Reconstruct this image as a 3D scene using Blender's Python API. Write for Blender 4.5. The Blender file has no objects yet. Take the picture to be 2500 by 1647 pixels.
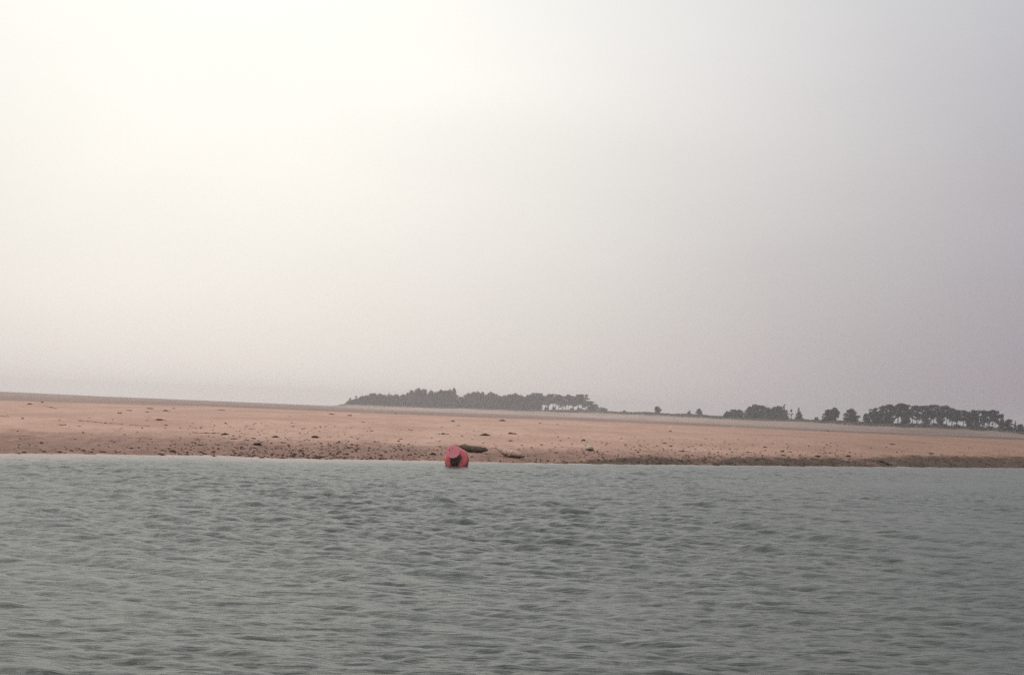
import bpy, bmesh, math, random
import numpy as np
from mathutils import Vector, Matrix

random.seed(11)
rng = np.random.default_rng(11)
scene = bpy.context.scene
COL = scene.collection
R = math.radians

# ------------------------------------------------------------------ camera
SW, SH = 2500.0, 1647.0
LENS = 70.0
F = SW * LENS / 36.0                      # focal length in photo pixels
EYE = 2.4
ROLL = R(2.26)
PITCH = math.atan(176.4 / F)
_f = Vector((0, math.cos(PITCH), math.sin(PITCH)))
_u0 = Vector((0, -math.sin(PITCH), math.cos(PITCH)))
_r0 = Vector((1, 0, 0))
_r = math.cos(ROLL) * _r0 + math.sin(ROLL) * _u0
_u = math.cos(ROLL) * _u0 - math.sin(ROLL) * _r0
cam_d = bpy.data.cameras.new('camera')
cam = bpy.data.objects.new('camera', cam_d)
COL.objects.link(cam)
cam_d.lens = LENS
cam_d.sensor_width = 36.0
cam_d.sensor_fit = 'HORIZONTAL'
cam_d.clip_start = 0.1
cam_d.clip_end = 9000.0
m = Matrix.Identity(4)
for i in range(3):
    m[i][0], m[i][1], m[i][2] = _r[i], _u[i], -_f[i]
m[2][3] = EYE
cam.matrix_world = m
scene.camera = cam

# ------------------------------------------------------------------ sky, sun, exposure
SUN_EL, SUN_AZ = R(42), R(-54)             # azimuth measured from the view axis (+Y) towards +X
world = bpy.data.worlds.new('World')
scene.world = world
world.use_nodes = True
wn, wl = world.node_tree.nodes, world.node_tree.links
wn.clear()


def wmath(op, a, b=None, clamp=False):
    n = wn.new('ShaderNodeMath')
    n.operation = op
    n.use_clamp = clamp
    for i, v in enumerate((a, b)):
        if v is None:
            continue
        if isinstance(v, (int, float)):
            n.inputs[i].default_value = v
        else:
            wl.new(v, n.inputs[i])
    return n.outputs[0]


def wmix(kind, fac, a, b):
    n = wn.new('ShaderNodeMix')
    n.data_type = 'RGBA'
    n.blend_type = kind
    for sock, v in ((n.inputs[0], fac), (n.inputs[6], a), (n.inputs[7], b)):
        if isinstance(v, (int, float)):
            sock.default_value = v
        elif isinstance(v, tuple):
            sock.default_value = (*v, 1)
        else:
            wl.new(v, sock)
    return n.outputs[2]


tc = wn.new('ShaderNodeTexCoord')
dirv = tc.outputs['Generated']
sep = wn.new('ShaderNodeSeparateXYZ')
wl.new(dirv, sep.inputs[0])
GL_AZ, GL_EL = R(-9), R(7)               # brightest part of the cloud deck, where the veiled sun lights it
gdir = (math.sin(GL_AZ) * math.cos(GL_EL), math.cos(GL_AZ) * math.cos(GL_EL), math.sin(GL_EL))
dot = wn.new('ShaderNodeVectorMath')
dot.operation = 'DOT_PRODUCT'
wl.new(dirv, dot.inputs[0])
dot.inputs[1].default_value = gdir
glow = wmath('EXPONENT', wmath('MULTIPLY', wmath('SUBTRACT', dot.outputs['Value'], 1.0), 1 / 0.060))
elev = wmath('MAXIMUM', sep.outputs[2], 0.0)
bent = wmath('DIVIDE', elev, wmath('SQRT', wmath('ADD', 1.0, wmath('POWER', wmath('DIVIDE', elev, 0.45), 2.0))))
stretch = wn.new('ShaderNodeMapping')
stretch.inputs['Scale'].default_value = (1.0, 1.0, 2.6)
wl.new(dirv, stretch.inputs['Vector'])
noise = wn.new('ShaderNodeTexNoise')
noise.inputs['Scale'].default_value = 3.4
noise.inputs['Detail'].default_value = 5.0
noise.inputs['Roughness'].default_value = 0.5
noise.inputs['Distortion'].default_value = 0.4
wl.new(stretch.outputs[0], noise.inputs['Vector'])
mott = wmath('ADD', wmath('MULTIPLY', noise.outputs[0], 0.20), 0.90)
high = wmix('MULTIPLY', 1.0, bent, (11.3, 13.2, 12.9))                     # overcast, brighter overhead
deck_c = wmix('ADD', 1.0, (1.70, 1.30, 1.98), high)
deck_c = wmix('MULTIPLY', 1.0, deck_c, mott)
glow_c = wmix('MULTIPLY', 1.0, wmath('MULTIPLY', wmath('MULTIPLY', glow, 7.6), mott), (1.0, 0.978, 0.785))
over = wmix('ADD', 1.0, deck_c, glow_c)
sky = wn.new('ShaderNodeTexSky')
sky.sky_type = 'NISHITA'
sky.sun_disc = False
sky.sun_elevation = SUN_EL
sky.sun_rotation = SUN_AZ
sky.air_density = 1.0
sky.dust_density = 6.0
final = wmix('MIX', 0.94, sky.outputs[0], over)
bg = wn.new('ShaderNodeBackground')
bg.inputs['Strength'].default_value = 0.1
wl.new(final, bg.inputs['Color'])
wout = wn.new('ShaderNodeOutputWorld')
wl.new(bg.outputs[0], wout.inputs['Surface'])

sun_d = bpy.data.lights.new('sun', 'SUN')
sun_d.energy = 1.3
sun_d.angle = R(45)
sun_d.color = (1.0, 0.95, 0.87)
sun = bpy.data.objects.new('sun', sun_d)
COL.objects.link(sun)
sv = Vector((math.sin(SUN_AZ) * math.cos(SUN_EL), math.cos(SUN_AZ) * math.cos(SUN_EL), math.sin(SUN_EL)))
sun.rotation_euler = sv.to_track_quat('Z', 'Y').to_euler()
sun.location = (-40, 40, 60)

scene.view_settings.view_transform = 'Standard'
scene.view_settings.look = 'None'
scene.view_settings.gamma = 1.0
scene.view_settings.exposure = 0.0
scene.view_settings.use_curve_mapping = False
scene.render.engine = 'CYCLES'
scene.cycles.use_denoising = False
scene.cycles.max_bounces = 6
scene.cycles.diffuse_bounces = 2
scene.cycles.glossy_bounces = 2
scene.cycles.volume_bounces = 2
scene.cycles.transmission_bounces = 2
scene.cycles.filter_width = 1.5
scene.cycles.sample_clamp_indirect = 4.0


# ------------------------------------------------------------------ pixel helpers (used to measure the place)
def ray(px, py):
    d = _f * F + _r * (px - SW / 2) - _u * (py - SH / 2)
    return d / d.y


def hor(px):
    return 1000.0 + 0.0395 * (px - 1250.0)


# ------------------------------------------------------------------ tagging helpers
def tag(o, label=None, cat=None, group=None, kind=None):
    if label:
        o['label'] = label
    if cat:
        o['category'] = cat
    if group:
        o['group'] = group
    if kind:
        o['kind'] = kind
    return o


def empty(name, loc, rz=0.0):
    o = bpy.data.objects.new(name, None)
    COL.objects.link(o)
    o.empty_display_size = 0.2
    o.location = loc
    o.rotation_euler = (0, 0, rz)
    return o


def link_mesh(name, me, parent=None):
    o = bpy.data.objects.new(name, me)
    COL.objects.link(o)
    if parent is not None:
        o.parent = parent
    return o


def mesh_np(name, verts, quads, mat, smooth=True):
    """verts n x 3, quads m x 4 (numpy) -> mesh"""
    me = bpy.data.meshes.new(name)
    me.vertices.add(len(verts))
    me.vertices.foreach_set('co', np.ascontiguousarray(verts, dtype=np.float32).ravel())
    k = quads.shape[1]
    me.loops.add(quads.size)
    me.loops.foreach_set('vertex_index', np.ascontiguousarray(quads, dtype=np.int32).ravel())
    me.polygons.add(len(quads))
    me.polygons.foreach_set('loop_start', np.arange(0, quads.size, k, dtype=np.int32))
    if smooth:
        me.polygons.foreach_set('use_smooth', np.ones(len(quads), dtype=bool))
    me.update(calc_edges=True)
    me.materials.append(mat)
    return me


def bm_mesh(name, bm, mat, smooth=True):
    me = bpy.data.meshes.new(name)
    bm.to_mesh(me)
    bm.free()
    if smooth:
        for p in me.polygons:
            p.use_smooth = True
    me.materials.append(mat)
    return me


def grid_quads(nr, nc):
    i = np.arange(nr - 1)[:, None] * nc + np.arange(nc - 1)[None, :]
    i = i.ravel()
    return np.stack([i, i + 1, i + nc + 1, i + nc], axis=1)


# ------------------------------------------------------------------ materials
class NT:
    def __init__(self, name):
        self.m = bpy.data.materials.new(name)
        self.m.use_nodes = True
        self.n = self.m.node_tree.nodes
        self.l = self.m.node_tree.links
        self.b = self.n['Principled BSDF']

    def put(self, sock, v):
        if isinstance(v, (int, float)):
            sock.default_value = v
        elif isinstance(v, tuple):
            sock.default_value = (*v, 1) if len(v) == 3 and sock.type == 'RGBA' else v
        else:
            self.l.new(v, sock)

    def math(self, op, a, b=0.0, clamp=False):
        n = self.n.new('ShaderNodeMath')
        n.operation = op
        n.use_clamp = clamp
        self.put(n.inputs[0], a)
        self.put(n.inputs[1], b)
        return n.outputs[0]

    def mix(self, fac, a, b, kind='MIX'):
        n = self.n.new('ShaderNodeMix')
        n.data_type = 'RGBA'
        n.blend_type = kind
        self.put(n.inputs[0], fac)
        self.put(n.inputs[6], a)
        self.put(n.inputs[7], b)
        return n.outputs[2]

    def coords(self, scale=(1, 1, 1), rot=(0, 0, 0), which='Object'):
        t = self.n.new('ShaderNodeTexCoord')
        mp = self.n.new('ShaderNodeMapping')
        mp.inputs['Scale'].default_value = scale
        mp.inputs['Rotation'].default_value = rot
        self.l.new(t.outputs[which], mp.inputs['Vector'])
        return mp.outputs[0]

    def noise(self, vec, scale, detail=4.0, rough=0.55, dist=0.0):
        n = self.n.new('ShaderNodeTexNoise')
        n.inputs['Scale'].default_value = scale
        n.inputs['Detail'].default_value = detail
        n.inputs['Roughness'].default_value = rough
        n.inputs['Distortion'].default_value = dist
        self.l.new(vec, n.inputs['Vector'])
        return n.outputs[0]

    def ramp(self, v, lo, hi):
        n = self.n.new('ShaderNodeMapRange')
        n.clamp = True
        n.interpolation_type = 'SMOOTHSTEP'
        self.put(n.inputs[0], v)
        n.inputs[1].default_value = lo
        n.inputs[2].default_value = hi
        return n.outputs[0]

    def attr(self, name):
        n = self.n.new('ShaderNodeAttribute')
        n.attribute_name = name
        return n

    def bump(self, h, strength, dist):
        n = self.n.new('ShaderNodeBump')
        n.inputs['Strength'].default_value = strength
        n.inputs['Distance'].default_value = dist
        self.l.new(h, n.inputs['Height'])
        self.l.new(n.outputs[0], self.b.inputs['Normal'])

    def set(self, color=None, rough=None, spec=None):
        if color is not None:
            self.put(self.b.inputs['Base Color'], color)
        if rough is not None:
            self.put(self.b.inputs['Roughness'], rough)
        if spec is not None:
            self.put(self.b.inputs['Specular IOR Level'], spec)
        return self.m


def mat_simple(name, c1, c2, scale, rough=0.8, spec=0.3, lo=0.35, hi=0.65, bump=0.0, bdist=0.01, detail=4.0):
    t = NT(name)
    v = t.coords()
    n = t.noise(v, scale, detail)
    c = t.mix(t.ramp(n, lo, hi), c1, c2)
    if bump:
        t.bump(n, bump, bdist)
    return t.set(c, rough, spec)


# sand, wet sand, mud, dune turf: one ground material, zones carried by the ground itself
t = NT('sand')
v_st = t.coords((0.55, 0.16, 1.0), (0, 0, R(-44)))        # drawn out along the shore
v_is = t.coords((1, 1, 1))
za = t.attr('zone')
zs = t.n.new('ShaderNodeSeparateColor')
t.l.new(za.outputs['Color'], zs.inputs[0])
wet, grass, pale = zs.outputs[0], zs.outputs[1], zs.outputs[2]
mud = t.attr('mud').outputs['Fac']
far = t.attr('flat').outputs['Fac']
n_big = t.noise(v_st, 0.35, 5, 0.6, 0.4)
n_mid = t.noise(v_st, 2.6, 6, 0.65, 0.3)
n_fine = t.noise(v_is, 5.5, 3, 0.7)
n_speck = t.noise(v_is, 11.0, 2, 0.6)
dry = t.mix(t.ramp(n_big, 0.3, 0.7), (0.475, 0.283, 0.202), (0.640, 0.402, 0.297))
dry = t.mix(t.math('MULTIPLY', t.ramp(n_mid, 0.50, 0.70), 0.75), dry, (0.40, 0.240, 0.185))
dry = t.mix(t.math('MULTIPLY', t.ramp(n_fine, 0.50, 0.66), 0.75), dry, (0.70, 0.475, 0.38))
wetc = t.mix(t.ramp(n_mid, 0.35, 0.7), (0.345, 0.188, 0.134), (0.235, 0.124, 0.088))
wetc = t.mix(t.math('MULTIPLY', t.ramp(n_fine, 0.55, 0.7), 0.6), wetc, (0.40, 0.245, 0.19))
wet_f = t.ramp(t.math('ADD', wet, t.math('MULTIPLY', t.math('SUBTRACT', n_mid, 0.5), 0.9)), 0.1, 0.95)
dim_damp = t.attr('dim_damp').outputs['Fac']
dry = t.mix(dim_damp, dry, t.mix(1.0, dry, (0.60, 0.555, 0.52), 'MULTIPLY'))  # light falloff to the right painted into the sand, with some damp
c = t.mix(wet_f, dry, wetc)
mudc = t.mix(t.ramp(n_mid, 0.4, 0.65), (0.098, 0.055, 0.026), (0.050, 0.028, 0.012))
mudc = t.mix(t.math('MULTIPLY', t.ramp(n_speck, 0.55, 0.7), 0.55), mudc, (0.17, 0.112, 0.07))
mud_f = t.ramp(t.math('ADD', mud, t.math('ADD', t.math('MULTIPLY', t.math('SUBTRACT', n_mid, 0.5), 1.5), t.math('MULTIPLY', t.math('SUBTRACT', n_big, 0.5), 1.6))), 0.2, 0.95)
c = t.mix(mud_f, c, mudc)
spk = t.math('MULTIPLY', t.ramp(n_speck, 0.585, 0.67), t.math('ADD', t.math('MULTIPLY', wet, 0.75), 0.26))
c = t.mix(spk, c, (0.07, 0.045, 0.03))
v_far = t.coords((0.05, 0.008, 1.0))
n_far = t.noise(v_far, 1.0, 4, 0.6)
farc = t.mix(t.ramp(n_far, 0.35, 0.65), (0.265, 0.172, 0.130), (0.335, 0.222, 0.170))
c = t.mix(far, c, farc)
c = t.mix(pale, c, t.mix(t.ramp(n_far, 0.4, 0.65), (0.48, 0.355, 0.285), (0.37, 0.27, 0.215)))
c = t.mix(t.math('MULTIPLY', dim_damp, t.math('MAXIMUM', far, pale)), c, t.mix(1.0, c, (0.50, 0.47, 0.47), 'MULTIPLY'))  # same painted falloff on the far flat and the pale strip
n_gr = t.noise(t.coords((0.12, 0.05, 1)), 1.0, 5, 0.7)
c = t.mix(t.ramp(t.math('ADD', grass, t.math('MULTIPLY', t.math('SUBTRACT', n_gr, 0.5), 0.8)), 0.35, 0.65), c,
          t.mix(t.ramp(n_gr, 0.4, 0.6), (0.120, 0.108, 0.074), (0.205, 0.172, 0.122)))
t.bump(t.math('ADD', t.math('MULTIPLY', n_mid, 0.7), t.math('MULTIPLY', n_fine, 0.3)), 0.55, 0.06)
rough_g = t.math('SUBTRACT', 0.95, t.math('MULTIPLY', wet_f, 0.22))
M_SAND = t.set(c, rough_g, 0.12)

# choppy silty water
t = NT('estuary_water')
v = t.coords((0.55, 2.0, 1.0), (0, 0, R(26)))
w1 = t.noise(v, 6.0, 3, 0.55, 0.3)
w2 = t.noise(t.coords((0.55, 1.7, 1.0), (0, 0, R(44))), 2.2, 3, 0.55, 0.4)
hh = t.math('ADD', t.math('MULTIPLY', w1, 0.5), t.math('MULTIPLY', w2, 0.5))
t.bump(hh, 1.0, 0.065)
shal = t.attr('shallow').outputs['Fac']
n_s = t.noise(t.coords((0.5, 0.2, 1)), 0.6, 4)
silt = t.mix(t.ramp(n_s, 0.35, 0.65), (0.052, 0.058, 0.044), (0.066, 0.072, 0.055))
c = t.mix(shal, silt, (0.33, 0.23, 0.18))
M_WATER = t.set(c, 0.27, 0.40)
t.b.inputs['IOR'].default_value = 1.333

M_WEED = mat_simple('wet_seaweed', (0.016, 0.013, 0.008), (0.042, 0.029, 0.016), 9.0, 0.7, 0.14, bump=0.6, bdist=0.03)
M_WEED_B = mat_simple('drying_seaweed', (0.075, 0.042, 0.025), (0.120, 0.072, 0.045), 9.0, 0.8, 0.12, bump=0.6, bdist=0.03)
M_PEB = mat_simple('wet_pebbles', (0.060, 0.036, 0.023), (0.150, 0.092, 0.062), 0.9, 0.8, 0.12)
M_WRACK = mat_simple('dry_wrack', (0.17, 0.105, 0.078), (0.27, 0.175, 0.13), 5.0, 0.9, 0.1)
M_SHELL = mat_simple('bleached_shell', (0.70, 0.62, 0.55), (0.80, 0.74, 0.67), 12.0, 0.6, 0.3)
M_BARK = mat_simple('pine_bark', (0.050, 0.036, 0.027), (0.085, 0.060, 0.045), 3.0, 0.9, 0.2)
M_NEEDLE = mat_simple('pine_needles', (0.013, 0.024, 0.022), (0.028, 0.043, 0.038), 0.45, 0.8, 0.2)
M_NEEDLE2 = mat_simple('scrub_leaves', (0.034, 0.044, 0.028), (0.062, 0.070, 0.044), 0.6, 0.8, 0.2)
M_MARRAM = mat_simple('marram_grass', (0.175, 0.165, 0.110), (0.30, 0.26, 0.18), 0.15, 0.9, 0.1)

# ------------------------------------------------------------------ ground: shape of the bank, the flats and the dunes
def interp(x, tab):
    return np.interp(x, [a for a, _ in tab], [b for _, b in tab])


PXC = dict(
    e0=[(-3000, 300), (-900, 190), (0, 156.4), (500, 140), (700, 140.5), (950, 134), (1400, 125), (1900, 111.5), (2500, 92.8), (3300, 70), (6000, 40)],
    ecrest=[(-500, 29), (0, 26.5), (500, 20.5), (1000, 22), (1500, 19.8), (2000, 22.6), (2500, 24.5), (3200, 27)],
    egrey=[(-400, 12), (820, 12), (1000, 12.5), (1300, 11.5), (1700, 14.5), (2000, 19.5), (2300, 20.5), (2500, 20), (3000, 20)],
    epale=[(-400, 7), (0, 6.5), (250, 9), (500, 8.5), (800, 9.5), (840, 8), (900, 5.5), (1000, 4), (1300, 3.5), (1500, 3), (1700, 4), (1900, 4), (2100, 6.5), (2300, 8.5), (2500, 11), (3000, 12)],
    ebase=[(-400, 4), (0, 4.6), (100, 5.2), (250, 6.6), (500, 7.0), (780, 7.8), (815, 8.2), (835, 5.5), (855, 3.2), (1000, 2.2), (1300, -0.3), (1450, -3), (1500, -4), (1700, -2), (1900, -1.2), (2100, 0), (2300, 1.5), (2400, 3.5), (2500, 6.5), (3000, 9)],
)
PHI = np.unique(np.concatenate([np.linspace(-75, -19, 40), np.linspace(-19, 19, 460), np.linspace(19, 75, 40)])) * math.pi / 180
rr = [45.0]
while rr[-1] < 2600:
    r_ = rr[-1]
    if r_ < 62:
        rr.append(r_ + 2.0)
    elif r_ < 135:
        rr.append(r_ + 0.33)
    elif r_ < 300:
        rr.append(r_ + 0.33 + (r_ - 135) * 0.012)
    else:
        rr.append(r_ + min(8.0 + (r_ - 300) * 0.004, 16) if r_ < 1750 else r_ + 60)
RAD = np.array(rr)


KS = [(-400, 1.25), (1100, 1.3), (1450, 1.2), (1600, 1.0), (1900, .85), (2100, .72), (2500, .62), (3300, .55)]


def px_of_phi(phi):
    ph = np.clip(phi, -0.9, 0.9)
    return SW / 2 + F * np.tan(ph) / math.cos(ROLL) * math.cos(ROLL) ** 2


def smooth_noise(shape, period, seed):
    g = np.random.default_rng(seed)
    a = g.standard_normal((shape[0] // period[0] + 3, shape[1] // period[1] + 3))
    y = np.linspace(0, a.shape[0] - 1.001, shape[0])
    x = np.linspace(0, a.shape[1] - 1.001, shape[1])
    yi, xi = y.astype(int), x.astype(int)
    fy, fx = (y - yi)[:, None], (x - xi)[None, :]
    fy, fx = fy * fy * (3 - 2 * fy), fx * fx * (3 - 2 * fx)
    p = lambda dy, dx: a[yi + dy][:, xi + dx]
    return (p(0, 0) * (1 - fy) * (1 - fx) + p(1, 0) * fy * (1 - fx) + p(0, 1) * (1 - fy) * fx + p(1, 1) * fy * fx)


PX = px_of_phi(PHI)
COSP = np.maximum(np.cos(PHI), math.cos(R(24)))
D0 = F * EYE / interp(PX, PXC['e0'])
ZT = np.zeros((len(RAD), len(PHI)))
for j in range(len(PHI)):
    d0, cz = D0[j], COSP[j]
    zc = lambda e, D: EYE - e * D / F
    ec, eg, ep, eb = (float(interp(PX[j], PXC[k])) for k in ('ecrest', 'egrey', 'epale', 'ebase'))
    zcr = zc(ec, 250)
    ks = float(interp(PX[j], KS))
    zb = zc(eb, 1010 * ks)
    kd = [20, d0 - 30, d0 - 8, d0, d0 + 3.5, d0 + 12, d0 + 35, d0 + 75, 250, 300, 300 + 120 * ks, 800 * ks, 900 * ks, 1010 * ks, 1150 * ks, 1350 * ks, 2700]
    kz = [-2.0, -1.6, -0.45, 0.0, 0.22, 0.46, 0.76, 1.02, zcr, zcr - 0.35, zc(ec * 0.86, 300 + 120 * ks), zc(eg, 800 * ks), zc(ep, 900 * ks), zb, zb + 0.15 if eb < 3 else zb - 0.2, zb - 1.2, -1.9]
    o = np.argsort(kd)
    ZT[:, j] = np.interp(RAD * cz, np.array(kd)[o], np.array(kz)[o])
for it in range(3):
    Z2 = ZT.copy()
    Z2[1:-1] = (ZT[:-2] + 2 * ZT[1:-1] + ZT[2:]) / 4
    Z2[:, 1:-1] = (Z2[:, :-2] + 2 * Z2[:, 1:-1] + Z2[:, 2:]) / 4
    ZT = Z2
near = np.exp(-np.maximum(RAD - 70, 0) / 90)[:, None]
ZT += near * (0.040 * smooth_noise(ZT.shape, (30, 26), 1) + 0.026 * smooth_noise(ZT.shape, (8, 9), 2) + 0.007 * smooth_noise(ZT.shape, (3, 3), 3))
KSG = interp(PX, KS)[None, :]
RADK = RAD[:, None] / KSG
farw = np.clip((RADK - 860) / 120, 0, 1) * np.clip((1250 - RADK) / 100, 0, 1) * np.clip((PX - 815) / 60, 0, 1)[None, :]
ZT += farw * (0.22 * smooth_noise(ZT.shape, (4, 5), 4) + 0.20 * smooth_noise(ZT.shape, (7, 14), 5))


def ground_z(x, y):
    ph, r = math.atan2(x, y), math.hypot(x, y)
    j = min(max(np.searchsorted(PHI, ph) - 1, 0), len(PHI) - 2)
    i = min(max(np.searchsorted(RAD, r) - 1, 0), len(RAD) - 2)
    a = (ph - PHI[j]) / (PHI[j + 1] - PHI[j])
    b = (r - RAD[i]) / (RAD[i + 1] - RAD[i])
    a, b = min(max(a, 0), 1), min(max(b, 0), 1)
    return float((ZT[i, j] * (1 - a) + ZT[i, j + 1] * a) * (1 - b) + (ZT[i + 1, j] * (1 - a) + ZT[i + 1, j + 1] * a) * b)


def hit(px, py, dmin=60.0, dmax=400.0):
    """where the sight line through a photo pixel meets the ground"""
    d = ray(px, py)
    D = dmin
    step = 0.4
    while D < dmax:
        p = Vector((0, 0, EYE)) + d * D
        if p.z <= max(ground_z(p.x, p.y), 0.0):
            return Vector((p.x, p.y, max(ground_z(p.x, p.y), 0.0)))
        D += step
    return Vector((p.x, p.y, ground_z(p.x, p.y)))


SINP, COSPH = np.sin(PHI), np.cos(PHI)
VX = RAD[:, None] * SINP[None, :]
VY = RAD[:, None] * COSPH[None, :]
DD = RAD[:, None] * COSP[None, :]
sm = lambda x, a, b: (lambda q: q * q * (3 - 2 * q))(np.clip((x - a) / (b - a), 0, 1))
PXG = np.broadcast_to(PX[None, :], ZT.shape)
ss = DD - D0[None, :]
wet_top = np.interp(PX, [0, 500, 1000, 1500, 2500], [9, 8, 7, 6, 5])[None, :]
ZW = 1 - sm(ss, wet_top * 0.1, wet_top * 3.4)
ZW = np.where(DD > 290, 0, ZW)
mud_top = np.interp(PX, [1150, 1420, 1600, 2000, 2500], [-3, 0.8, 4.5, 6.0, 13])[None, :]
ZM = 1 - sm(ss, mud_top * 0.35, mud_top * 1.9 + 0.6)
ZM = np.where((DD > 290) | (mud_top < 0), 0, ZM)
ZF = sm(DD, 215, 400) * (1 - sm(DD, 1500, 1700) * 0)
ZDIM = sm(PXG, 1300, 2450)  # grows to the right: painted light falloff plus wetter sand
DK = DD / KSG
inland = np.clip((PXG - 822) / 40, 0, 1)
ZP = sm(DK, 790, 815) * (1 - sm(DK, 905, 960)) * inland
tail = np.clip((900 - PXG) / 60, 0, 1) * inland
ZP = np.maximum(ZP, sm(DK, 790, 815) * tail * 0.8)
ZG = sm(DK, 925, 1000) * inland * (1 - tail * 0.7)


def ground_part(name, i0, i1, kind='structure'):
    sl = slice(i0, i1 + 1)
    v = np.stack([VX[sl], VY[sl], ZT[sl]], axis=-1).reshape(-1, 3)
    nr = v.shape[0] // len(PHI)
    me = mesh_np(name, v, grid_quads(nr, len(PHI))[:, ::-1], M_SAND)
    zone = np.stack([ZW[sl], ZG[sl], ZP[sl], np.ones_like(ZW[sl])], axis=-1).reshape(-1, 4)
    a = me.attributes.new('zone', 'FLOAT_COLOR', 'POINT')
    a.data.foreach_set('color', zone.astype(np.float32).ravel())
    for nm, arr in (('mud', ZM), ('flat', ZF), ('dim_damp', ZDIM)):
        a = me.attributes.new(nm, 'FLOAT', 'POINT')
        a.data.foreach_set('value', arr[sl].astype(np.float32).ravel())
    o = link_mesh(name, me)
    if me.polygons[0].normal.z < 0:
        me.flip_normals()
    tag(o, kind=kind)
    return o


ib = int(np.searchsorted(RAD, 300))
ic = int(np.searchsorted(RAD, 480))
ground_part('sandbank', 0, ib)
ground_part('tidal_flat', ib, ic)
ground_part('dunes', ic, len(RAD) - 1)

# ------------------------------------------------------------------ water: wind chop from a wave spectrum
def wave_tile(N, L, lam_p, wind, spread, sigma, seed, cut):
    g = np.random.default_rng(seed)
    k1 = np.fft.fftfreq(N, L / N) * 2 * math.pi
    kx, ky = np.meshgrid(k1, k1)
    k = np.hypot(kx, ky)
    k[0, 0] = 1e9
    kp = 2 * math.pi / lam_p
    S = k ** -3.7 * np.exp(-1.25 * (kp / k) ** 2) * np.exp(-(k * cut) ** 2)
    c_ = (kx * math.cos(wind) + ky * math.sin(wind)) / k
    S *= np.clip(c_, 0, 1) ** spread + 0.03
    H = (g.standard_normal((N, N)) + 1j * g.standard_normal((N, N))) * np.sqrt(S)
    H[0, 0] = 0
    h = np.real(np.fft.ifft2(H))
    sc = sigma / h.std()
    dx = np.real(np.fft.ifft2(-1j * kx / k * H)) * sc
    dy = np.real(np.fft.ifft2(-1j * ky / k * H)) * sc
    return h * sc, dx, dy


def sample(tile, N, L, x, y):
    fx, fy = (x / L * N) % N, (y / L * N) % N
    ix, iy = fx.astype(np.int32) % N, fy.astype(np.int32) % N
    ax, ay = fx - np.floor(fx), fy - np.floor(fy)
    jx, jy = (ix + 1) % N, (iy + 1) % N
    w = [(1 - ax) * (1 - ay), ax * (1 - ay), (1 - ax) * ay, ax * ay]
    return [q[iy, ix] * w[0] + q[iy, jx] * w[1] + q[jy, ix] * w[2] + q[jy, jx] * w[3] for q in tile]


WIND = R(224)                              # waves run towards the camera and to its left
tA = wave_tile(1024, 37.0, 2.3, WIND, 14.0, 0.0235, 5, 0.030)
tB = wave_tile(1024, 29.3, 0.62, WIND + R(18), 6.0, 0.0072, 6, 0.015)
fine = np.linspace(-17.5, 17.5, 720)
coarse_r = np.linspace(17.5, 342.5, 70)[1:]
AZ = np.concatenate([fine, coarse_r]) * math.pi / 180
rw = [0.0, 3.0, 6.0, 9.0, 11.0, 12.5]
while rw[-1] < 128:
    rw.append(rw[-1] + 0.052 + max(rw[-1] - 13, 0) * 0.0015)
RW = np.array(rw)
n_in = len(RW)
extra = np.array([0.08, 0.25, 0.5, 1.0])
azw = (AZ + math.pi) % (2 * math.pi) - math.pi
d0a = np.interp(azw, PHI, D0 / COSP)
rmax = np.where(np.abs(azw) < R(72), d0a + 14, 620.0)
shrink = np.minimum(1.0, 0 * rmax + 1.0)
RR = np.concatenate([np.broadcast_to(RW[:, None], (n_in, len(AZ))), RW[-1] + extra[:, None] * np.maximum(rmax - RW[-1], 4.0)[None, :]], axis=0)
WX, WY = RR * np.sin(AZ)[None, :], RR * np.cos(AZ)[None, :]
hA, xA, yA = sample(tA, 1024, 37.0, WX, WY)
ca, sa = math.cos(0.5), math.sin(0.5)
hB, xB, yB = sample(tB, 1024, 29.3, WX * ca + WY * sa + 7, -WX * sa + WY * ca + 3)
gust = 0.9 + 0.35 * np.sin(WX * 0.21 + 1.3 * np.sin(WY * 0.11)) * np.sin(WY * 0.09 + 0.8 * np.sin(WX * 0.13 + 1))
sh_d = d0a[None, :] - RR
amp = gust * (0.55 + 0.45 * sm(sh_d, -1.0, 16.0)) * np.where(RR > 140, 0.0, 1.0)
swell = (0.50 + 0.65 * sm(RR, 17, 34)) * (1 - 0.5 * sm(RR, 52, 80))                      # the longer waves run out in the channel
hA, xA, yA = hA * swell, xA * swell, yA * swell
WZ = amp * (hA + 2.2 * (hA ** 2 - 0.0004) + hB)
WX2 = WX + amp * (1.9 * xA + 1.9 * (xB * ca - yB * sa))
WY2 = WY + amp * (1.9 * yA + 1.9 * (xB * sa + yB * ca))
v = np.stack([WX2, WY2, WZ], axis=-1).reshape(-1, 3)
nc = len(AZ)
q = grid_quads(RR.shape[0], nc)
i = np.arange(RR.shape[0] - 1) * nc
wrap = np.stack([i + nc - 1, i, i + nc, i + 2 * nc - 1], axis=1)
q = np.concatenate([q, wrap])[:, ::-1]
me = mesh_np('water', v, q, M_WATER)
if me.polygons[len(me.polygons) // 2].normal.z < 0:
    me.flip_normals()
shw = (1 - sm(sh_d, -1.0, np.interp(azw, R(1) * np.array([-15, -3, 3, 15]), [13, 8, 3.0, 1.5])[None, :])) * np.where(RR > 60, 1, 0)
a = me.attributes.new('shallow', 'FLOAT', 'POINT')
a.data.foreach_set('value', shw.astype(np.float32).ravel())
tag(link_mesh('water', me), kind='structure')


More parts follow.
